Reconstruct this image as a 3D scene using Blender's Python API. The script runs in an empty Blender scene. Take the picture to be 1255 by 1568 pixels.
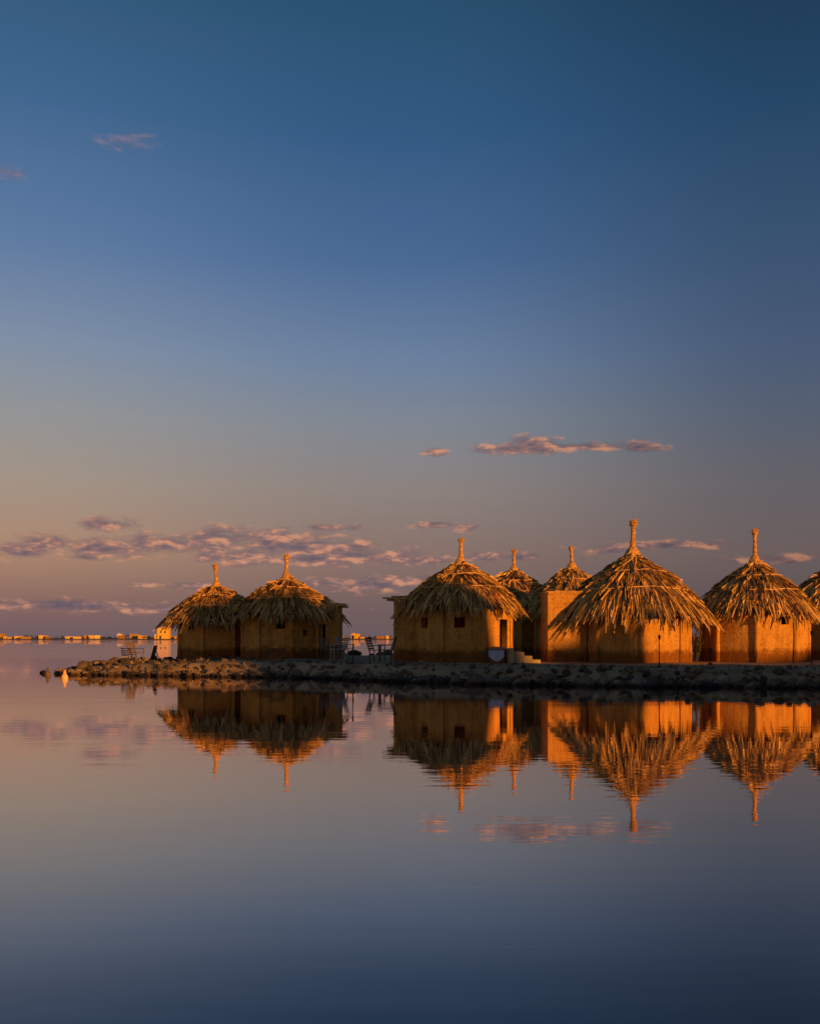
import bpy, math, random
import numpy as np
from mathutils import Vector, noise as mnoise
random.seed(7); np.random.seed(7)
scene = bpy.context.scene
col = scene.collection
scene.view_settings.view_transform='Standard'
scene.view_settings.look='None'
scene.view_settings.exposure=0

F=1600.0; CX=627.5; HOR=978.0; H=1.42
def X_at(px,Y): return (px-CX)/F*Y
GZ=0.55
SUN_AZ=math.radians(40)   # sun is behind the camera, to the right
SUN_EL=math.radians(6)
Sx,Sy=math.sin(SUN_AZ),-math.cos(SUN_AZ)

# ------------------------------------------------------------ helpers
def srgb(r,g,b):
    f=lambda c:(c/255/12.92) if c/255<=0.04045 else ((c/255+0.055)/1.055)**2.4
    return (f(r),f(g),f(b),1)
class NT:
    def __init__(s,tree): s.t=tree; s.n=tree.nodes; s.l=tree.links
    def new(s,typ,**kw):
        nd=s.n.new(typ)
        for k,v in kw.items(): setattr(nd,k,v)
        return nd
    def put(s,sock,v):
        if v is None: return
        if isinstance(v,bpy.types.NodeSocket): s.l.new(v,sock)
        else: sock.default_value=v
    def math(s,op,a,b=None,c=None,clamp=False):
        nd=s.new('ShaderNodeMath',operation=op); nd.use_clamp=clamp
        s.put(nd.inputs[0],a); s.put(nd.inputs[1],b); s.put(nd.inputs[2],c)
        return nd.outputs[0]
    def vm(s,op,a,b=None):
        nd=s.new('ShaderNodeVectorMath',operation=op)
        s.put(nd.inputs[0],a); s.put(nd.inputs[1],b)
        return nd.outputs['Value'] if op in('LENGTH','DOT_PRODUCT') else nd.outputs[0]
    def noise(s,vec,scale,detail=4,rough=0.55,dist=0):
        nd=s.new('ShaderNodeTexNoise'); s.put(nd.inputs['Vector'],vec)
        nd.inputs['Scale'].default_value=scale; nd.inputs['Detail'].default_value=detail
        nd.inputs['Roughness'].default_value=rough; nd.inputs['Distortion'].default_value=dist
        return nd.outputs['Fac']
    def ramp(s,fac,stops,interp='LINEAR'):
        nd=s.new('ShaderNodeValToRGB'); cr=nd.color_ramp; cr.interpolation=interp
        while len(cr.elements)>1: cr.elements.remove(cr.elements[-1])
        cr.elements[0].position=stops[0][0]; cr.elements[0].color=stops[0][1]
        for p,c in stops[1:]:
            e=cr.elements.new(p); e.color=c
        s.put(nd.inputs[0],fac); return nd.outputs[0]
    def mix(s,f,a,b,mode='MIX'):
        nd=s.new('ShaderNodeMix',data_type='RGBA',blend_type=mode)
        s.put(nd.inputs[0],f); s.put(nd.inputs[6],a); s.put(nd.inputs[7],b)
        return nd.outputs[2]
    def smooth(s,v,a,b,lo=0.,hi=1.):
        nd=s.new('ShaderNodeMapRange',interpolation_type='SMOOTHSTEP')
        s.put(nd.inputs[0],v)
        for i,x in enumerate((a,b,lo,hi)): nd.inputs[i+1].default_value=x
        return nd.outputs[0]
def g(v): return (v,v,v,1)

def mat_base(name,rough=0.9):
    m=bpy.data.materials.new(name); m.use_nodes=True
    nt=NT(m.node_tree); b=m.node_tree.nodes['Principled BSDF']
    b.inputs['Roughness'].default_value=rough
    b.inputs['Specular IOR Level'].default_value=0.15
    return m,nt,b
def bump(nt,b,h,dist,strength=1):
    nd=nt.new('ShaderNodeBump'); nd.inputs['Distance'].default_value=dist
    nd.inputs['Strength'].default_value=strength
    nt.put(nd.inputs['Height'],h); nt.l.new(nd.outputs[0],b.inputs['Normal'])

def simple(name,c1,c2,scale=6,rough=0.85,bd=0.01):
    m,nt,b=mat_base(name,rough)
    geo=nt.new('ShaderNodeTexCoord').outputs['Object']
    n=nt.noise(geo,scale,5)
    nt.l.new(nt.ramp(n,[(0.3,(*c1,1)),(0.7,(*c2,1))]),b.inputs['Base Color'])
    if bd: bump(nt,b,n,bd)
    return m

# mud wall
def mk_mud():
    m,nt,b=mat_base('mud_plaster',0.95)
    pos=nt.new('ShaderNodeNewGeometry').outputs['Position']
    sep=nt.new('ShaderNodeSeparateXYZ'); nt.l.new(pos,sep.inputs[0])
    n1=nt.noise(pos,1.5,6,.65); n2=nt.noise(pos,13,7,0.8)
    c=nt.ramp(n1,[(0.3,(0.56,0.26,0.055,1)),(0.5,(0.82,0.40,0.08,1)),(0.7,(0.90,0.48,0.11,1))])
    sp=nt.ramp(n2,[(0.37,g(0.35)),(0.47,g(0.92)),(0.75,g(1.2))])
    c=nt.mix(0.85,c,sp,'MULTIPLY')
    vor=nt.new('ShaderNodeTexVoronoi'); nt.l.new(nt.vm('ADD',nt.vm('MULTIPLY',pos,(1,1,1.5)),nt.vm('MULTIPLY',n2,(.05,.05,.05))),vor.inputs['Vector']); vor.inputs['Scale'].default_value=8
    vor.feature='DISTANCE_TO_EDGE'
    cr=nt.ramp(vor.outputs['Distance'],[(0,g(.5)),(.10,g(1.0))])
    c=nt.mix(nt.smooth(n1,.40,.60,.15,.6),c,cr,'MULTIPLY')
    st=nt.noise(nt.vm('MULTIPLY',pos,(5,5,.5)),1.4,4,.6)
    c=nt.mix(.45,c,nt.ramp(st,[(.35,g(.55)),(.6,g(1.08))]),'MULTIPLY')
    hgt=nt.math('ADD',sep.outputs[2],nt.math('MULTIPLY',nt.noise(pos,2.2,5,.7),-0.8))
    foot=nt.smooth(hgt,0.45,0.72)
    c=nt.mix(foot,nt.mix(1.0,c,(0.42,0.32,0.28,1),'MULTIPLY'),c)
    nt.l.new(c,b.inputs['Base Color'])
    h=nt.math('ADD',nt.math('MULTIPLY',n1,.8),n2)
    bump(nt,b,h,0.06,1)
    return m
MUD=mk_mud()
def mk_thatch(name,a,bcol,c3):
    m,nt,b=mat_base(name,0.8)
    geo=nt.new('ShaderNodeNewGeometry')
    r=geo.outputs['Random Per Island']
    c=nt.ramp(r,[(0.0,(*a,1)),(0.18,(*a,1)),(0.45,(*bcol,1)),(0.85,(*c3,1)),(1.0,(*bcol,1))])
    n=nt.noise(geo.outputs['Position'],9,4,0.7)
    c=nt.mix(0.6,c,nt.ramp(n,[(0.3,g(0.45)),(0.7,g(1.25))]),'MULTIPLY')
    n3=nt.noise(geo.outputs['Position'],1.3,3)
    c=nt.mix(0.6,c,nt.ramp(n3,[(0.38,g(0.6)),(0.62,g(1.2))]),'MULTIPLY')
    nt.l.new(c,b.inputs['Base Color'])
    return m
THATCH=mk_thatch('palm_thatch',(0.15,0.08,0.03),(0.66,0.36,0.10),(0.98,0.60,0.17))
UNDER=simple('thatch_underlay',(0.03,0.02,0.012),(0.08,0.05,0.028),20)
BIND=simple('rope_bound_reed',(0.22,0.11,0.03),(0.88,0.46,0.12),11,.85,.03)
ROPE=simple('straw_rope',(0.6,0.35,0.11),(0.9,0.55,0.18),14)
WOOD=simple('weathered_wood',(0.09,0.06,0.04),(0.2,0.14,0.09),12)
DARKWOOD=simple('dark_wood',(0.03,0.022,0.016),(0.07,0.05,0.035),12)

def new_mesh(name,verts,faces,mat,parent=None,smooth=False,loc=None):
    me=bpy.data.meshes.new(name); me.from_pydata([tuple(v) for v in verts],[],[tuple(f) for f in faces])
    me.update()
    ob=bpy.data.objects.new(name,me); col.objects.link(ob)
    if mat: me.materials.append(mat)
    if smooth: me.polygons.foreach_set('use_smooth',[True]*len(me.polygons))
    if parent: ob.parent=parent
    if loc: ob.location=loc
    return ob
def empty(name,loc,rot=0):
    e=bpy.data.objects.new(name,None); col.objects.link(e); e.location=loc; e.rotation_euler[2]=rot
    e.empty_display_size=0.3
    return e
class MB:
    def __init__(s): s.v=[]; s.f=[]
    def add(s,vs,fs):
        o=len(s.v); s.v+= [tuple(v) for v in vs]; s.f+=[tuple(i+o for i in f) for f in fs]
    def box(s,c,d,rz=0,rx=0,jit=0):
        vs=[]
        for sx in(-1,1):
            for sy in(-1,1):
                for sz in(-1,1):
                    x,y,z=sx*d[0]/2,sy*d[1]/2,sz*d[2]/2
                    if jit: x+=random.uniform(-jit,jit);y+=random.uniform(-jit,jit);z+=random.uniform(-jit,jit)
                    y,z=y*math.cos(rx)-z*math.sin(rx),y*math.sin(rx)+z*math.cos(rx)
                    x,y=x*math.cos(rz)-y*math.sin(rz),x*math.sin(rz)+y*math.cos(rz)
                    vs.append((c[0]+x,c[1]+y,c[2]+z))
        s.add(vs,[(0,1,3,2),(4,6,7,5),(0,4,5,1),(2,3,7,6),(0,2,6,4),(1,5,7,3)])
    def tube(s,p0,p1,r0,r1,n=8,cap=True):
        p0=Vector(p0);p1=Vector(p1);d=(p1-p0).normalized()
        a=d.orthogonal().normalized(); b=d.cross(a)
        vs=[];
        for p,r in((p0,r0),(p1,r1)):
            for i in range(n):
                t=2*math.pi*i/n; vs.append(p+a*math.cos(t)*r+b*math.sin(t)*r)
        fs=[(i,(i+1)%n,n+(i+1)%n,n+i) for i in range(n)]
        if cap: fs+= [tuple(range(n))[::-1],tuple(range(n,2*n))]
        s.add(vs,fs)
    def lathe(s,c,prof,n=16,wob=0):
        vs=[];m=len(prof)
        for r,z in prof:
            for i in range(n):
                t=2*math.pi*i/n; rr=r*(1+random.uniform(-wob,wob))
                vs.append((c[0]+rr*math.cos(t),c[1]+rr*math.sin(t),c[2]+z))
        fs=[]
        for j in range(m-1):
            for i in range(n): fs.append((j*n+i,j*n+(i+1)%n,(j+1)*n+(i+1)%n,(j+1)*n+i))
        fs.append(tuple(range(n))[::-1]); fs.append(tuple((m-1)*n+i for i in range(n)))
        s.add(vs,fs)
    def obj(s,name,mat,parent=None,smooth=False,loc=None): return new_mesh(name,s.v,s.f,mat,parent,smooth,loc)

# ------------------------------------------------------------ huts
RR=[0,.05,.15,.3,.5,.7,.85,1.0,1.12,1.3]
ZZ=[1,.93,.84,.72,.57,.38,.21,0.0,-.20,-.55]
def thatch(mb,R,ze,zp,seed):
    rnd=random.Random(seed)
    hh=zp-ze
    ph=rnd.uniform(0,6)
    prof=lambda r: ze+hh*float(np.interp(r/R,RR,ZZ))
    tiers=[(.0,.26),(.06,.36),(.14,.46),(.24,.57),(.34,.68),(.45,.79),(.55,.89),(.65,.99),(.74,1.08)]
    for ti,(a,b) in enumerate(tiers):
        rm=(a+b)/2*R
        nf=max(12,int(2*math.pi*rm/0.17))
        for k in range(nf):
            a0=2*math.pi*(k+rnd.uniform(-.6,.6))/nf
            jl=rnd.uniform(-.06,.05)+.02*math.sin(a0*3+ph)
            rs=max(.01,(a+rnd.uniform(-.03,.03)))*R; re=(b+jl)*R
            wid=rnd.uniform(.08,.22)*min(1,0.35+rm/1.2)
            skew=rnd.uniform(-.18,.18)
            nb=rnd.randint(5,9); lift=rnd.uniform(0.04,0.15)+(0.10 if rnd.random()<.10 else 0)
            if b>.95: lift*=.6
            conv=rnd.uniform(.4,1.0)
            for j in range(nb):
                off=(j/(nb-1)-.5)*2*wid+rnd.uniform(-.03,.03)
                bw=rnd.uniform(.011,.031); tw=rnd.uniform(-.035,.035)
                rel=re+rnd.uniform(-.12,.05)*R*.7
                ns=4; base=len(mb.v)
                for q in range(ns+1):
                    t=q/ns; r=rs+(rel-rs)*t
                    o=off*(1-conv*t**1.4)+skew*t
                    w=bw*(1-.6*t**2)*(1 if r>.25 else max(.3,r/.25))
                    z=prof(r)+.02+lift*t*t
                    ang=a0+o/max(r,.18)
                    da=w/max(r,.1)
                    for sgn in(-1,1):
                        A=ang+sgn*da
                        mb.v.append((r*math.cos(A),r*math.sin(A),z+sgn*tw*(.4+.6*t)))
                for q in range(ns):
                    i=base+2*q; mb.f.append((i,i+1,i+3,i+2))
    nb=int(2*math.pi*R/.30)
    for k in range(nb):
        a0=2*math.pi*(k+rnd.uniform(-.45,.45))/nb; L=rnd.uniform(.2,.55)+(.25 if rnd.random()<.25 else 0); r0=R*rnd.uniform(.88,.99)
        for j in range(13):
            aa=a0+rnd.uniform(-.17,.17)/R; l=L*rnd.uniform(.6,1.1); w=rnd.uniform(.015,.032)
            z0=prof(r0)+.03; sp=rnd.uniform(.0,.16)
            at=a0+(aa-a0)*.3
            P=[(r0*math.cos(aa-w/R),r0*math.sin(aa-w/R),z0),(r0*math.cos(aa+w/R),r0*math.sin(aa+w/R),z0),
               ((r0+sp)*math.cos(at),(r0+sp)*math.sin(at),z0-l)]
            mb.add(P,[(0,1,2)])
    return prof

def wall_panel(mb,p0,p1,z0,z1,hole=None,depth=.28):
    p0=Vector((*p0,0));p1=Vector((*p1,0)); d=p1-p0; L=d.length; d.normalize()
    nrm=Vector((d.y,-d.x,0))
    P=lambda u,z,dep=0:(p0+d*u-nrm*dep+Vector((0,0,z)))[:]
    if not hole:
        nu=6;nz=7
        vs=[];fs=[]
        for i in range(nu+1):
            for j in range(nz+1):
                bulge=-.05*math.sin(math.pi*i/nu)*min(1,L)
                vs.append(P(L*i/nu,z0+(z1-z0)*j/nz, (bulge+random.uniform(-.018,.018)) if 0<i<nu else 0))
        for i in range(nu):
            for j in range(nz):
                a=i*(nz+1)+j; fs.append((a,a+nz+1,a+nz+2,a+1))
        mb.add(vs,fs); return
    u0,u1,v0,v1=hole
    us=[0,u0,u1,L]; vz=[z0,v0,v1,z1]
    vs=[P(u,z) for u in us for z in vz]
    fs=[]
    for i in range(3):
        for j in range(3):
            if i==1 and j==1: continue
            if i==1 and j==0 and v0<=z0+.02: continue
            a=i*4+j; fs.append((a,a+4,a+5,a+1))
    mb.add(vs,fs)
    o=[P(u0,v0),P(u1,v0),P(u1,v1),P(u0,v1)]; n=[P(u0,v0,depth),P(u1,v0,depth),P(u1,v1,depth),P(u0,v1,depth)]
    mb.add(o+n,[(i,(i+1)%4,4+(i+1)%4,4+i) for i in range(4)])

def hut(px,d,R,rw,ze,zp,zt,rot=0,holes={},annex=None,seed=1,nside=8):
    X=X_at(px,d)
    e=empty('thatched_hut',(X,d,GZ))
    ze-=GZ+.10;zp-=GZ;zt-=GZ
    mb=MB(); prof=thatch(mb,R,ze,zp,seed)
    mb.obj('thatch_roof',THATCH,e)
    u=MB(); rs=[0.02,.15,.3,.5,.7,.85,.97]; n=40; vs=[]
    for r in rs:
        for i in range(n):
            t=2*math.pi*i/n; vs.append((r*R*math.cos(t),r*R*math.sin(t),prof(r*R)-.03))
    fs=[(j*n+i,j*n+(i+1)%n,(j+1)*n+(i+1)%n,(j+1)*n+i) for j in range(len(rs)-1) for i in range(n)]
    u.add(vs,fs)
    for i in range(18):
        t=2*math.pi*(i+.3)/18
        u.tube((rw*.8*math.cos(t),rw*.8*math.sin(t),prof(rw*.8)-.1),(R*.97*math.cos(t),R*.97*math.sin(t),prof(R*.97)-.09),.035,.03,6)
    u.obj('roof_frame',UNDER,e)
    rp=MB()
    for fr,off in ((.16,.10),(.42,.11),(.70,.10)):
        nn=44; pts=[]
        for i in range(nn):
            t=2*math.pi*i/nn; r=R*(fr+.012*math.sin(3*t+seed)+random.uniform(-.006,.006))
            pts.append((r*math.cos(t),r*math.sin(t),prof(r)+off+random.uniform(-.018,.018)))
        for i in range(nn):
            if random.random()<.15: continue
            rp.tube(pts[i],pts[(i+1)%nn],.018,.018,5,False)
    rp.obj('straw_rope_ties',ROPE,e)
    # spire
    s=MB(); kk=max(.8,min(1.1,R/2.9))
    prf=[(.34,-.30),(.24,-.12),(.15,.03)]
    hh=(zt-zp)
    m=max(6,int(hh/.10))
    for i in range(m):
        t=i/m; base=.115-.028*math.sin(t*math.pi)+(.0 if t<.74 else .045)
        base*=random.uniform(.92,1.1)
        z0=.05+(hh-.05)*i/m; z1=.05+(hh-.05)*(i+1)/m
        prf+=[(base*.80,z0+.004),(base*1.06,(z0+z1)/2),(base*.86,z1-.004)]
    prf+=[(.09,hh+.01)]
    prf=[(r*kk,zp+zz) for r,zz in prf]
    lean=random.uniform(-.07,.07)
    s.lathe((0,0,0),prf,14,.10)
    for i in range(34):
        t=random.uniform(0,6.28); r=random.uniform(.03,.13)*kk
        s.tube((r*math.cos(t),r*math.sin(t),zt-.1),(r*1.3*math.cos(t),r*1.3*math.sin(t),zt+random.uniform(-.04,.08)),.02,.01,5)
    s.v=[(x+lean*max(0,z-zp),y,z) for x,y,z in s.v]
    s.obj('bound_reed_spire',BIND,e)
    # walls
    w=MB(); pil=MB()
    zw=prof(rw)-.02
    pts=[(rw*math.sin(rot+2*math.pi*i/nside),-rw*math.cos(rot+2*math.pi*i/nside)) for i in range(nside)]
    for i in range(nside):
        wall_panel(w,pts[i],pts[(i+1)%nside],-.25,zw,holes.get(i))
        x,y=pts[i]
        pil.lathe((x,y,0),[(.11,-.2),(.10,.15),(.088,.5),(.082,1.0),(.09,1.4),(.085,zw)],10,.09)
    w.obj('mud_wall',MUD,e,True); pil.obj('corner_pilaster',MUD,e)
    if annex:
        ax0,ax1,ay0,ay1,az,sticks=annex[:6]
        A=MB()
        c=[(ax0,ay0),(ax1,ay0),(ax1,ay1),(ax0,ay1)]
        door=annex[6] if len(annex)>6 else None
        for i in range(4):
            wall_panel(A,c[i],c[(i+1)%4],-.25,az,door if (door and i==0) else None)
        A.add([(*p,az-.004) for p in c],[(0,1,2,3)])
        if not sticks:
            for i in range(4):
                p,q=c[i],c[(i+1)%4]
                for k in range(6):
                    a_=k/6;b_=(k+1)/6
                    A.tube((p[0]+(q[0]-p[0])*a_,p[1]+(q[1]-p[1])*a_,az+random.uniform(-.01,.03)),(p[0]+(q[0]-p[0])*b_,p[1]+(q[1]-p[1])*b_,az+random.uniform(-.01,.03)),.075,.075,8)
        A.obj('entrance_block',MUD,e)
        if sticks:
            S=MB()
            ny=9
            for i in range(ny):
                y=ay0-.15+(ay1-ay0+.3)*i/(ny-1)
                S.tube((ax0-random.uniform(.08,sticks),y,az+.05+random.uniform(0,.05)),(ax1+random.uniform(.1,.3),y+random.uniform(-.1,.1),az+.06),.035,.028,6)
            for i in range(260):
                y=random.uniform(ay0-.2,ay1+.2);x=random.uniform(ax0-.15,ax1+.1);a=random.uniform(-.6,.6)+(0 if random.random()<.6 else 1.5)
                L=random.uniform(.3,.7)
                S.tube((x,y,az+.1+random.uniform(0,.08)),(x+L*math.cos(a)*.5,y+L*math.sin(a)*.5,az+.1+random.uniform(-.12,.08)),.014,.008,4)
            for i in range(110):
                t=random.random(); x=ax0+(ax1-ax0)*t
                S.tube((x,ay0-.1,az+.1),(x+random.uniform(-.05,.05),ay0-.22,az-random.uniform(.05,.35)),.018,.006,4)
            S.obj('reed_flat_roof',THATCH,e)
    return e

o=math.pi/8
hut(331,48.3,2.5,1.78,2.18,4.02,4.83,rot=-.15,holes={7:(.45,.85,1.30,1.72)},seed=11)
hut(438,46.8,2.6,1.93,2.45,4.29,5.16,rot=.25,holes={7:(.75,1.15,1.30,1.75),0:(.55,.8,1.0,1.25)},
    annex=(1.45,2.45,-1.3,.9,2.25,.3,(.12,.42,-.23,1.5)),seed=22)
hut(705,40.6,2.45,2.02,2.6,4.54,5.30,rot=-o,holes={0:(.45,.85,1.28,1.68),7:(.45,.8,1.28,1.66),1:(.9,1.35,-.23,1.6)},
    annex=(-2.55,-1.5,-.9,.9,2.33,.55),seed=33)
hut(786,47.3,2.35,1.7,2.75,4.67,5.41,rot=.1,seed=44)
hut(875,45.9,2.3,1.7,2.6,4.74,5.43,rot=.3,holes={7:(.4,1.0,-.23,1.7)},seed=55)
hut(968,39.9,3.0,2.15,2.25,4.86,5.91,rot=-.05,
    annex=(-3.35,-1.9,-.9,1.2,2.58,0),seed=66)
hut(1155,40.9,2.4,1.98,2.4,4.62,5.67,rot=-.28,holes={0:(.95,1.25,1.4,1.7)},seed=77)
hut(1272,44.5,2.4,1.8,2.5,4.6,5.4,rot=.2,seed=88)
hut(1400,44.0,2.5,1.9,2.4,4.6,5.5,rot=.1,seed=99)

# ------------------------------------------------------------ ground spit
TIP=-14.35
shore=[(TIP,42.6),(-13.4,41.2),(-9.3,39.4),(-5.5,38.2),(-2.8,36.9),(-.6,34.6),(1.5,33.0),(5.2,31.2),(11.6,30.0),(30,28.0),(60,26)]
back=[(TIP,44.5),(-13.2,47.5),(-9.3,53),(-5.5,56),(-.6,58),(11.6,60),(60,60)]
sx=[p[0] for p in shore]; sy=[p[1] for p in shore]; bx=[p[0] for p in back]; by=[p[1] for p in back]
def yf(x): return float(np.interp(x,sx,sy))+.25*mnoise.noise(Vector((x*.8,0,0)))
def yb(x): return float(np.interp(x,bx,by))
def gheight(x,y):
    e=min(y-yf(x),yb(x)-y,(x-TIP+.1)*.8)
    t=max(0,min(1,(e+.3)/1.5)); t=t*t*(3-2*t)
    top=GZ-.02 if x>-8 else GZ-.02-min(.25,(-8-x)*.045)
    return -.6+(top+.6)*t+.05*mnoise.noise(Vector((x*.7,y*.7,0)))*t
xs=np.concatenate([np.arange(TIP-.8,22,.25),np.arange(22,60,1.0)])
nt_=70; vs=[];fs=[]
for x in xs:
    a=yf(x)-1.2;b=yb(x)+1.2
    for j in range(nt_):
        t=j/(nt_-1); t=t**1.5; y=a+(b-a)*t
        vs.append((x,y,gheight(x,y)))
for i in range(len(xs)-1):
    for j in range(nt_-1):
        a=i*nt_+j; fs.append((a,a+nt_,a+nt_+1,a+1))
def mk_ground():
    m,nt,b=mat_base('sandy_soil',0.95)
    pos=nt.new('ShaderNodeNewGeometry').outputs['Position']
    n=nt.noise(pos,.9,5); n2=nt.noise(pos,11,5,.7)
    c=nt.ramp(n,[(.3,(.28,.18,.09,1)),(.6,(.48,.33,.17,1)),(.8,(.54,.39,.21,1))])
    c=nt.mix(.6,c,nt.ramp(n2,[(.35,g(.5)),(.65,g(1.1))]),'MULTIPLY')
    nt.l.new(c,b.inputs['Base Color']); bump(nt,b,n2,.06)
    return m
new_mesh('ground',vs,fs,mk_ground(),smooth=True)

# ------------------------------------------------------------ rocks
import bmesh
def rock_protos(n):
    P=[]
    for i in range(n):
        bm=bmesh.new(); bmesh.ops.create_icosphere(bm,subdivisions=2,radius=1)
        off=Vector((i*7.3,i*3.1,i*1.7))
        planes=[(Vector((random.gauss(0,1),random.gauss(0,1),random.gauss(0,1))).normalized(),random.uniform(.42,.75)) for _ in range(9)]
        for v in bm.verts:
            p=v.co.copy()
            for nrm,dd in planes:
                k=p.dot(nrm)
                if k>dd: p-=nrm*(k-dd)*.97
            p*=1.1+.16*mnoise.noise(v.co*1.8+off)
            v.co=p
        V=np.array([v.co[:] for v in bm.verts]); bm.verts.index_update()
        Fc=np.array([[v.index for v in f.verts] for f in bm.faces]); bm.free()
        P.append((V,Fc))
    return P
PR=rock_protos(18)
def rot3(a,b,c):
    from mathutils import Euler
    return np.array(Euler((a,b,c)).to_matrix())
AV=[];AF=[];off=0
def add_rock(x,y,z,s,fl=.75):
    global off
    V,Fc=random.choice(PR)
    M=rot3(random.uniform(-.9,.9),random.uniform(-.9,.9),random.uniform(0,6.28))
    sc=np.array([s*random.uniform(.8,1.5),s*random.uniform(.8,1.2),s*random.uniform(fl*.8,fl*1.3)])
    W=(V*sc)@M.T+np.array([x,y,z]); AV.append(W);AF.append(Fc+off);off+=len(V)
x=TIP
while x<26:
    x+=.10
    big=1.0 if x>-2 else .85
    for row in range(5):
        if random.random()<.15: continue
        xx=x+random.uniform(-.25,.25)
        e=-.25+row*.32+random.uniform(-.18,.18)
        y=yf(xx)+e
        z=gheight(xx,y)
        s=random.uniform(.08,.23)*big*(1.35 if row<3 and random.random()<.15 else 1)
        z=max(z,-.05)+s*.25
        if row==4 and random.random()<.65: continue
        if row>=3: s*=.7; z=gheight(xx,y)+s*.1
        add_rock(xx,y,z,s)
for i in range(500):
    xx=random.uniform(TIP,14); y=yb(xx)-random.uniform(-.4,1.2); s=random.uniform(.12,.26)
    add_rock(xx,y,gheight(xx,y)+s*.2,s)
for i in range(220):
    xx=TIP-.1+abs(random.gauss(0,1.2)); y=random.uniform(yf(xx)-.3,yb(xx)+.2); s=random.uniform(.10,.26)
    add_rock(xx,y,max(gheight(xx,y),-.05)+s*.3,s)
for i in range(260):
    xx=random.uniform(-13.5,-6.5); y=random.uniform(yf(xx)+1,yb(xx)-.5); s=random.uniform(.05,.14)
    add_rock(xx,y,gheight(xx,y)+s*.2,s)
for i in range(500):
    xx=random.uniform(-7,20); y=yf(xx)+random.uniform(1.2,3.2); s=random.uniform(.02,.05)
    add_rock(xx,y,gheight(xx,y)+s*.3,s)
for xx,y,s in ((-14.9,42.6,.16),(-15.05,42.9,.12),(-14.7,42.0,.12)): add_rock(xx,y,.02,s)
AVn=np.concatenate(AV);AFn=np.concatenate(AF)
def mk_rock():
    m,nt,b=mat_base('shore_rock',.8)
    geo=nt.new('ShaderNodeNewGeometry'); pos=geo.outputs['Position']
    c=nt.ramp(geo.outputs['Random Per Island'],[(0,(.06,.042,.03,1)),(.4,(.15,.102,.066,1)),(.8,(.26,.18,.11,1)),(1,(.40,.28,.17,1))])
    n=nt.noise(pos,9,5,.7)
    c=nt.mix(.8,c,nt.ramp(n,[(.3,g(.4)),(.7,g(1.25))]),'MULTIPLY')
    sep=nt.new('ShaderNodeSeparateXYZ'); nt.l.new(pos,sep.inputs[0])
    wet=nt.smooth(nt.math('ADD',sep.outputs[2],nt.math('MULTIPLY',n,.08)),.07,.2)
    c=nt.mix(wet,nt.mix(1.0,c,(.25,.22,.2,1),'MULTIPLY'),c)
    nt.l.new(c,b.inputs['Base Color']); bump(nt,b,n,.06)
    return m
me=bpy.data.meshes.new('rock_revetment'); me.from_pydata(AVn.tolist(),[],AFn.tolist()); me.materials.append(mk_rock())
col.objects.link(bpy.data.objects.new('rock_revetment',me))

# ------------------------------------------------------------ water
def mk_water():
    m=bpy.data.materials.new('lagoon_water'); m.use_nodes=True; nt=NT(m.node_tree); nt.n.clear()
    out=nt.new('ShaderNodeOutputMaterial')
    pos=nt.new('ShaderNodeNewGeometry').outputs['Position']
    sep=nt.new('ShaderNodeSeparateXYZ'); nt.l.new(pos,sep.inputs[0])
    v1=nt.vm('MULTIPLY',pos,(.6,3.0,1)); v2=nt.vm('MULTIPLY',pos,(.16,.6,1))
    n1=nt.noise(v1,1.3,3,.5,.3); n2=nt.noise(v2,.9,2,.5,.2)
    wind=nt.smooth(sep.outputs[1],52,110,1.,12.)
    patch=nt.smooth(nt.noise(nt.vm('MULTIPLY',pos,(.05,.16,1)),1,3),.35,.7,.5,1.6)
    h=nt.math('ADD',nt.math('MULTIPLY',n1,.7),nt.math('MULTIPLY',n2,1.2))
    h=nt.math('MULTIPLY',h,nt.math('MULTIPLY',wind,patch))
    bp=nt.new('ShaderNodeBump'); bp.inputs['Distance'].default_value=.0019; nt.put(bp.inputs['Height'],h)
    gl=nt.new('ShaderNodeBsdfGlossy'); gl.inputs['Roughness'].default_value=.008; gl.inputs['Color'].default_value=(.98,.90,.87,1)
    df=nt.new('ShaderNodeBsdfDiffuse'); df.inputs['Color'].default_value=(.034,.032,.042,1)
    nt.l.new(bp.outputs[0],gl.inputs['Normal'])
    lw=nt.new('ShaderNodeLayerWeight'); lw.inputs[0].default_value=.5
    fac=nt.ramp(lw.outputs['Facing'],[(0.,g(.02)),(.5,g(.10)),(.62,g(.21)),(.70,g(.33)),(.80,g(.62)),(.90,g(.88)),(.95,g(.97)),(1.,g(1))])
    ms=nt.new('ShaderNodeMixShader'); nt.l.new(fac,ms.inputs[0]); nt.l.new(df.outputs[0],ms.inputs[1]); nt.l.new(gl.outputs[0],ms.inputs[2])
    nt.l.new(ms.outputs[0],out.inputs[0]); return m
new_mesh('water',[(-6000,-200,0),(6000,-200,0),(6000,9000,0),(-6000,9000,0)],[(0,1,2,3)],mk_water())

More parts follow.
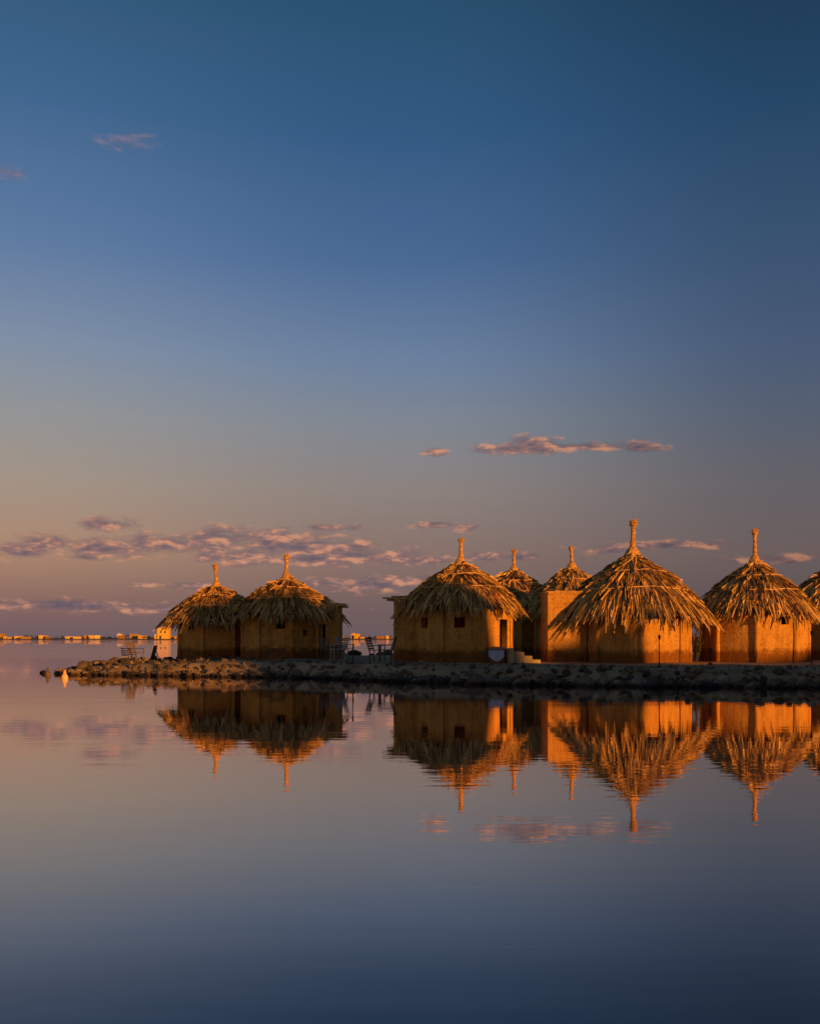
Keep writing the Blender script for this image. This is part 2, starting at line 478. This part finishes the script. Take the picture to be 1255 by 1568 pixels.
# ------------------------------------------------------------ far shore
fy=1500
mb=MB(); n=240; vs=[];fs=[]
for i in range(n+1):
    x=-1100+2200*i/n; h=1.6+1.2*mnoise.noise(Vector((x*.01,0,3)))
    for (y,z) in((fy-10,-.5),(fy,.7),(fy+40,h),(fy+300,h+.6)): vs.append((x,y,z))
for i in range(n):
    for j in range(3):
        a=i*4+j; fs.append((a,a+4,a+5,a+1))
new_mesh('far_shore',vs,fs,simple('far_soil',(.10,.07,.04),(.2,.14,.08),.05,bd=0),smooth=True)
def mk_town():
    m,nt,b=mat_base('rendered_wall',.9)
    geo=nt.new('ShaderNodeNewGeometry')
    c=nt.ramp(geo.outputs['Random Per Island'],[(0,(.42,.24,.06,1)),(.25,(.75,.48,.11,1)),(.5,(.3,.15,.05,1)),(.65,(.62,.38,.09,1)),(.9,(.8,.6,.22,1))],'CONSTANT')
    nt.l.new(c,b.inputs['Base Color']); return m
T=MB(); W=MB()
x=-640
while x<560:
    w=random.uniform(3,13); hgt=random.choice([2.4,3,3.4,3.8,4.2,5.2]) if random.random()<.93 else 7.5
    if random.random()<.14: x+=random.uniform(5,22)
    y=fy+random.uniform(4,40)
    T.box((x+w/2,y,hgt/2+.9),(w,8,hgt))
    if random.random()<.4: T.box((x+w*.3,y,hgt+1.4),(w*.3,4,1.1))
    k=max(1,int(w/3.8))
    for q in range(k):
        for fl in range(max(1,int(hgt/3))):
            W.box((x+(q+.5)*w/k,y-4.02,2.2+fl*3),(.9,.1,1.0))
    x+=w+random.uniform(.3,5)
town=empty('distant_town',(0,0,0))
T.obj('buildings',mk_town(),town); W.obj('windows',DARKWOOD,town)
yb_=empty('yellow_building',(X_at(251,1300),1300,0))
B=MB(); B.box((0,0,7.5),(14,12,15)); B.box((1.5,0,15.7),(6,6,1.6)); B.box((-8.6,0,3.5),(4.2,9,7)); 
B.obj('walls',simple('yellow_render',(.72,.42,.05),(.82,.50,.07),.4,bd=0),yb_)
B=MB(); B.box((-3,-6.1,2.6),(2.2,.2,5)); B.box((2.8,-6.1,9.5),(2,.2,2.2)); B.box((-2.4,-6.1,9.5),(2,.2,2.2)); B.obj('door_and_window',DARKWOOD,yb_)
B=MB(); B.lathe((0,2,0),[(40,-1),(34,.6),(20,1.0),(2,1.2)],24,.05); B.obj('islet',WOOD,yb_)
TV=MB()
for i in range(330):
    cx=random.uniform(-640,620); cy=fy+random.uniform(2,70); r=random.uniform(1.4,3.0); hh=random.uniform(1.6,4.0)
    if random.random()<.06: r*=1.5; hh*=1.7
    TV.tube((cx,cy,0),(cx,cy,hh),.3,.2,5)
    for q in range(34):
        p=Vector((random.gauss(0,.6),random.gauss(0,.5),random.gauss(0,.30)))*r+Vector((cx,cy,hh+.4))
        a=random.uniform(0,6.28); s=random.uniform(.4,.9)
        TV.add([p+Vector((math.cos(a)*s,math.sin(a)*s,-.2*s)),p+Vector((-math.sin(a)*s*.3,0,s*.8)),p-Vector((math.cos(a)*s,math.sin(a)*s,.3*s))],[(0,1,2)])
TV.obj('distant_treeline',simple('far_foliage',(.03,.035,.02),(.06,.06,.03),.3,bd=0))

# ------------------------------------------------------------ unseen ridge added off-frame on the sun side to shade the huts
Px,Py=-Sy,Sx
cu=[-60,-20,8,17,20.5,22.3,25.6,27.2,27.8,28.7,29.0,29.9,30.1,30.6,30.95,36,40,60,110]
cz=[10,9,8.0,7.6,8.2,12.1,11.8,10.0,7.3,7.3,8.2,8.5,9.5,9.3,6.8,7.3,7.8,9.5,9]  # crest heights shaped to set where sun and shadow fall on each hut
vs=[];fs=[]
us=np.arange(-60,110,.25); prof_w=[(-34,-1.0),(-20,.2),(-12,.45),(-5,.86),(0,1.0),(6,.93),(20,.6),(45,.3),(80,.05)]
for u in us:
    hz=float(np.interp(u,cu,cz))+.25*mnoise.noise(Vector((u*.6,1.5,0)))+.18*mnoise.noise(Vector((u*2.2,7,0)))
    for w,k in prof_w:
        ww=w+42
        z=hz*k if k>0 else -1
        if 0<k<.9: z+=.3*mnoise.noise(Vector((u*.3,w*.3,2)))
        vs.append((u*Px+ww*Sx,u*Py+ww*Sy,z))
m_=len(prof_w)
for i in range(len(us)-1):
    for j in range(m_-1):
        a=i*m_+j; fs.append((a,a+m_,a+m_+1,a+1))
new_mesh('sun_blocker_ridge',vs,fs,simple('blocker_earth',(.14,.10,.06),(.28,.2,.12),.5,bd=.05),smooth=True)

# ------------------------------------------------------------ furniture
def chair(px,Y,rot,mat,back_lean=.18,s=1.0):
    x=X_at(px,Y); e=empty('garden_chair',(x,Y,gheight(x,Y)),rot); b=MB()
    for a in(-.23,.23):
        for c in(-.22,.22): b.tube((a*s,c*s,0),(a*.95*s,c*.95*s,.45*s),.022,.022,6)
        b.tube((a*s,.22*s,.42*s),(a*s,(.22+back_lean)*s,.95*s),.022,.02,6)
        b.box((a*1.1*s,0,.64*s),(.05,.5*s,.03)); b.tube((a*1.1*s,-.22*s,.44*s),(a*1.1*s,-.22*s,.63*s),.02,.02,6)
    b.obj('frame',mat,e)
    b=MB()
    for i in range(6): b.box((0,(-.22+i*.088)*s,.46*s),(.5*s,.07*s,.025))
    b.obj('seat',mat,e); b=MB()
    for i in range(5):
        t=.15+i*.19; b.box((0,(.22+back_lean*t)*s,(.45+.5*t)*s),(.44*s,.022,.065*s))
    b.obj('backrest',mat,e)
def table(px,Y,w,h,mat):
    x=X_at(px,Y); e=empty('garden_table',(x,Y,gheight(x,Y)),.2); b=MB()
    for i in range(6): b.box((0,(-.5+(i+.5)/6)*w*.7,h),(w,w*.105,.035))
    b.obj('top',mat,e); b=MB()
    for a in(-.42,.42):
        for c in(-.28,.28): b.tube((a*w,c*w,0),(a*w,c*w,h),.028,.028,6)
    b.box((0,0,h-.08),(w*.84,.03,.06)); b.obj('legs',mat,e)
PALE=simple('sunbleached_wood',(.3,.26,.22),(.45,.40,.35),12)
chair(503,42.5,2.6,WOOD); chair(517,41.0,-1.2,PALE); chair(529,43,.6,PALE); table(512,43.3,.9,.6,WOOD)
chair(590,38.8,-1.7,WOOD); chair(577,40.2,1.2,WOOD)
chair(199,47.5,2.9,PALE); chair(208,46.5,1.0,WOOD); table(424,41.5,.6,.5,WOOD)
chair(219,48.5,-.8,WOOD,.1,.8)
x=X_at(235,47.5); e=empty('leaning_board',(x,47.5,gheight(x,47.5)))
b=MB(); b.box((-.1,0,.35),(.16,.05,.75)); b.v=[(v[0]+v[2]*.28,v[1],v[2]) for v in b.v]
b.tube((.3,.0,0),(.05,.1,.6),.02,.02,6); b.obj('board',DARKWOOD,e)
def lamp(px,Y,h):
    x=X_at(px,Y); e=empty('garden_lamp_post',(x,Y,gheight(x,Y)))
    b=MB(); b.tube((0,0,-.05),(0,0,h),.018,.014,8); b.lathe((0,0,0),[(.09,0),(.08,.04),(.03,.07)],10); b.obj('post',DARKWOOD,e)
    b=MB(); b.lathe((0,0,h),[(.02,-.02),(.035,.0),(.038,.07),(.05,.08),(.02,.12)],10); b.obj('lantern_head',DARKWOOD,e)
lamp(540,37.6,.9); lamp(1009,32.4,.9); lamp(1242,31.6,1.0); lamp(788,36.5,.5); lamp(1087,35,.45)
x=X_at(800,38.5); e=empty('stone_steps',(x,38.5,gheight(x,38.5)))
b=MB()
for i in range(4):
    b.box((.42-.30*i,0,(i+.5)*.14-.02),(.34,1.1,.138))
    if i: b.box((.42-.30*i,.003,i*.07-.02),(.298,1.08,i*.14))
b.obj('treads',simple('yellow_sandstone',(.42,.30,.14),(.56,.42,.2),6),e)
b=MB(); b.box((-1.0,0,.28),(.55,1.2,.6),jit=.02); b.obj('landing',MUD,e)
x=X_at(762,36.8); e=empty('towel_on_rail',(x,36.8,gheight(x,36.8)))
b=MB(); b.tube((-.4,0,0),(-.4,0,.5),.02,.02,6); b.tube((.35,0,0),(.35,0,.5),.02,.02,6); b.tube((-.42,0,.49),(.37,0,.49),.018,.018,6); b.obj('rail',WOOD,e)
vs=[];fs=[];nu=14
for i in range(nu+1):
    u=i/nu
    for j in range(9):
        v=j/8; s=(v-.5)*2
        y=.05*s+.02*math.sin(u*14)*abs(s); z=.52-.34*abs(s)*(1+.3*math.sin(u*5+s)) if s<0 else .52-.2*s
        vs.append((-.33+u*.55,y,z))
for i in range(nu):
    for j in range(8): a=i*9+j; fs.append((a,a+9,a+10,a+1))
new_mesh('towel',vs,fs,simple('white_cotton',(.42,.42,.5),(.56,.56,.64),5),e,True)
def buoy(px,Y,mat,s,name='mooring_buoy'):
    e=empty(name,(X_at(px,Y),Y,0)); b=MB()
    b.lathe((0,0,0),[(.02*s,-.1),(.12*s,-.06),(.15*s,.02),(.13*s,.12*s),(.07*s,.2*s),(.05*s,.34*s),(.03*s,.36*s)],14); b.obj('float',mat,e,True)
buoy(99,37.2,simple('faded_orange_plastic',(.8,.40,.15),(.9,.58,.32),5,.5),.85)
buoy(73,40.5,WOOD,.8)
e=empty('shrub',(X_at(1066,40.5),40.5,GZ)); b=MB(); lf=MB()
for i in range(12):
    a=random.uniform(0,6.28); q=random.uniform(.1,.32); tip=(q*math.cos(a),q*math.sin(a),random.uniform(.6,1.4)); b.tube((0,0,0),tip,.02,.006,5)
    for k in range(70):
        t=random.uniform(.3,1.05); p=Vector(tip)*t+Vector((random.gauss(0,.07),random.gauss(0,.07),random.gauss(0,.08)))
        d=Vector((random.gauss(0,1),random.gauss(0,1),random.gauss(0,1))).normalized()*.04; d2=d.orthogonal()*.4
        lf.add([p-d,p+d2,p+d,p-d2],[(0,1,2,3)])
b.obj('stems',WOOD,e); lf.obj('leaves',simple('shrub_leaf',(.05,.045,.02),(.12,.10,.04),5,bd=0),e)

# ------------------------------------------------------------ light
sun=bpy.data.lights.new('sun','SUN'); sun.energy=5.0; sun.angle=math.radians(.5); sun.color=(1.0,.42,.07)
so=bpy.data.objects.new('sun',sun); col.objects.link(so)
to=Vector((Sx*math.cos(SUN_EL),Sy*math.cos(SUN_EL),math.sin(SUN_EL)))
so.rotation_euler=to.to_track_quat('Z','Y').to_euler(); so.location=(40,-60,30)

# ------------------------------------------------------------ sky
w=bpy.data.worlds.new('World'); scene.world=w; w.use_nodes=True; nt=NT(w.node_tree); nt.n.clear()
out=nt.new('ShaderNodeOutputWorld'); bg=nt.new('ShaderNodeBackground')
D=nt.new('ShaderNodeTexCoord').outputs['Generated']
sep=nt.new('ShaderNodeSeparateXYZ'); nt.l.new(D,sep.inputs[0])
dx,dy,dz=sep.outputs
az=nt.math('MULTIPLY',nt.math('ARCTAN2',dx,dy),57.29578)
el=nt.math('MULTIPLY',nt.math('ARCSINE',dz),57.29578)
e01=nt.math('DIVIDE',el,90.,clamp=True)
def E(py): return math.degrees(math.atan((978-py)/1600))/90
PY=[978,930,850,750,650,550,400,200,0]
L=[(112,94,102),(136,102,98),(176,136,112),(166,148,134),(150,150,152),(130,145,168),(95,124,164),(66,104,146),(48,88,122)]
C=[(106,90,96),(114,94,96),(138,113,106),(143,131,127),(130,136,147),(108,130,161),(74,106,150),(50,90,132),(40,80,112)]
R_=[(94,80,88),(94,81,86),(108,93,94),(101,97,104),(86,96,114),(72,90,120),(56,82,114),(36,70,104),(26,56,84)]
def rmp(cols,zen): return nt.ramp(e01,[(E(p),srgb(*c)) for p,c in zip(PY,cols)]+[(.6,srgb(*zen)),(1,srgb(*zen))])
rl,rc,rr=rmp(L,(36,68,100)),rmp(C,(30,62,92)),rmp(R_,(28,56,84))
base=nt.mix(nt.smooth(az,-22,1),rl,rc); base=nt.mix(nt.smooth(az,-1,21),base,rr)
sunv=(Sx,Sy,0.02)
ca=nt.vm('DOT_PRODUCT',D,sunv)
glow=nt.math('MULTIPLY',nt.smooth(ca,.45,1.),nt.smooth(el,0,24,1.,0.))
base=nt.mix(glow,base,(.44,.19,.07,1))
nish=nt.new('ShaderNodeTexSky',sky_type='NISHITA'); nish.sun_disc=False; nish.sun_elevation=SUN_EL; nish.sun_rotation=math.pi-SUN_AZ
nish.air_density=1.2; nish.dust_density=1.5; nish.ozone_density=2
base=nt.mix(1.0,nt.mix(1.0,base,(.93,.93,.93,1),'MULTIPLY'),nt.mix(1.0,nish.outputs[0],(.005,.005,.005,1),'MULTIPLY'),'ADD')
comb=nt.new('ShaderNodeCombineXYZ'); nt.l.new(az,comb.inputs[0]); nt.l.new(el,comb.inputs[1]); P=comb.outputs[0]
blobs=[
 (800,687,105,12),(880,684,130,9),(985,686,45,9),(668,692,22,8),(820,680,50,16),
 (25,842,60,16),(165,803,55,14),(90,832,70,15),(150,838,100,19),(250,832,100,20),(335,828,100,25),(420,824,110,22),(470,840,140,24),(375,852,90,17),(560,852,100,14),(480,858,80,12),(130,852,40,9),
 (665,804,40,8),(712,808,30,9),(650,858,70,10),(740,853,55,9),(800,853,40,8),(560,895,130,14),(620,890,70,13),(290,897,70,7),
 (110,928,170,11),(330,935,200,10),(1010,835,140,8),(1180,856,100,8),(930,842,40,8),(185,218,45,12),(215,208,28,8),(5,262,30,12),(500,808,60,7)]
dist=None
for (px,py,hw,hh) in blobs:
    a=math.atan((px-CX)/F); u0=math.degrees(a); v0=math.degrees(math.atan((978-py)/F*math.cos(a)))
    su=hw/28.0; sv=hh/28.0
    q=nt.vm('LENGTH',nt.vm('MULTIPLY',nt.vm('SUBTRACT',P,(u0,v0,0)),(1/su,1/sv,0)))
    dist=q if dist is None else nt.math('MINIMUM',dist,q)
def cn(vec): return nt.noise(nt.vm('MULTIPLY',vec,(.45,1.2,1)),1.3,8,.62,.2)
n1=cn(P); n2=cn(nt.vm('ADD',P,(.2,.28,0)))
dens=nt.math('ADD',nt.math('MULTIPLY',nt.math('SUBTRACT',n1,.5),3.2),nt.math('MULTIPLY',nt.math('SUBTRACT',1.0,dist),1.2))
al=nt.smooth(dens,-.1,.9)
sh=nt.math('MULTIPLY_ADD',nt.math('SUBTRACT',n1,n2),3.6,.46,clamp=True)
cc=nt.ramp(sh,[(0,srgb(100,88,102)),(.5,srgb(140,108,106)),(1,srgb(208,146,116))])
dim=nt.smooth(az,0,24,1.,.68)
cc=nt.mix(1.0,cc,dim,'MULTIPLY')
fr=nt.smooth(el,20,24,.92,.18)
base=nt.mix(nt.math('MULTIPLY',al,fr),base,cc)
nt.l.new(base,bg.inputs[0]); bg.inputs[1].default_value=1.0
nt.l.new(bg.outputs[0],out.inputs[0])

# ------------------------------------------------------------ camera
cam=bpy.data.cameras.new('camera'); co=bpy.data.objects.new('camera',cam); col.objects.link(co)
co.location=(0,0,H); co.rotation_euler=(math.radians(90),0,0)
cam.sensor_fit='HORIZONTAL'; cam.sensor_width=36; cam.lens=36*F/1255; cam.shift_y=194/1255
cam.clip_start=.1; cam.clip_end=20000
scene.camera=co
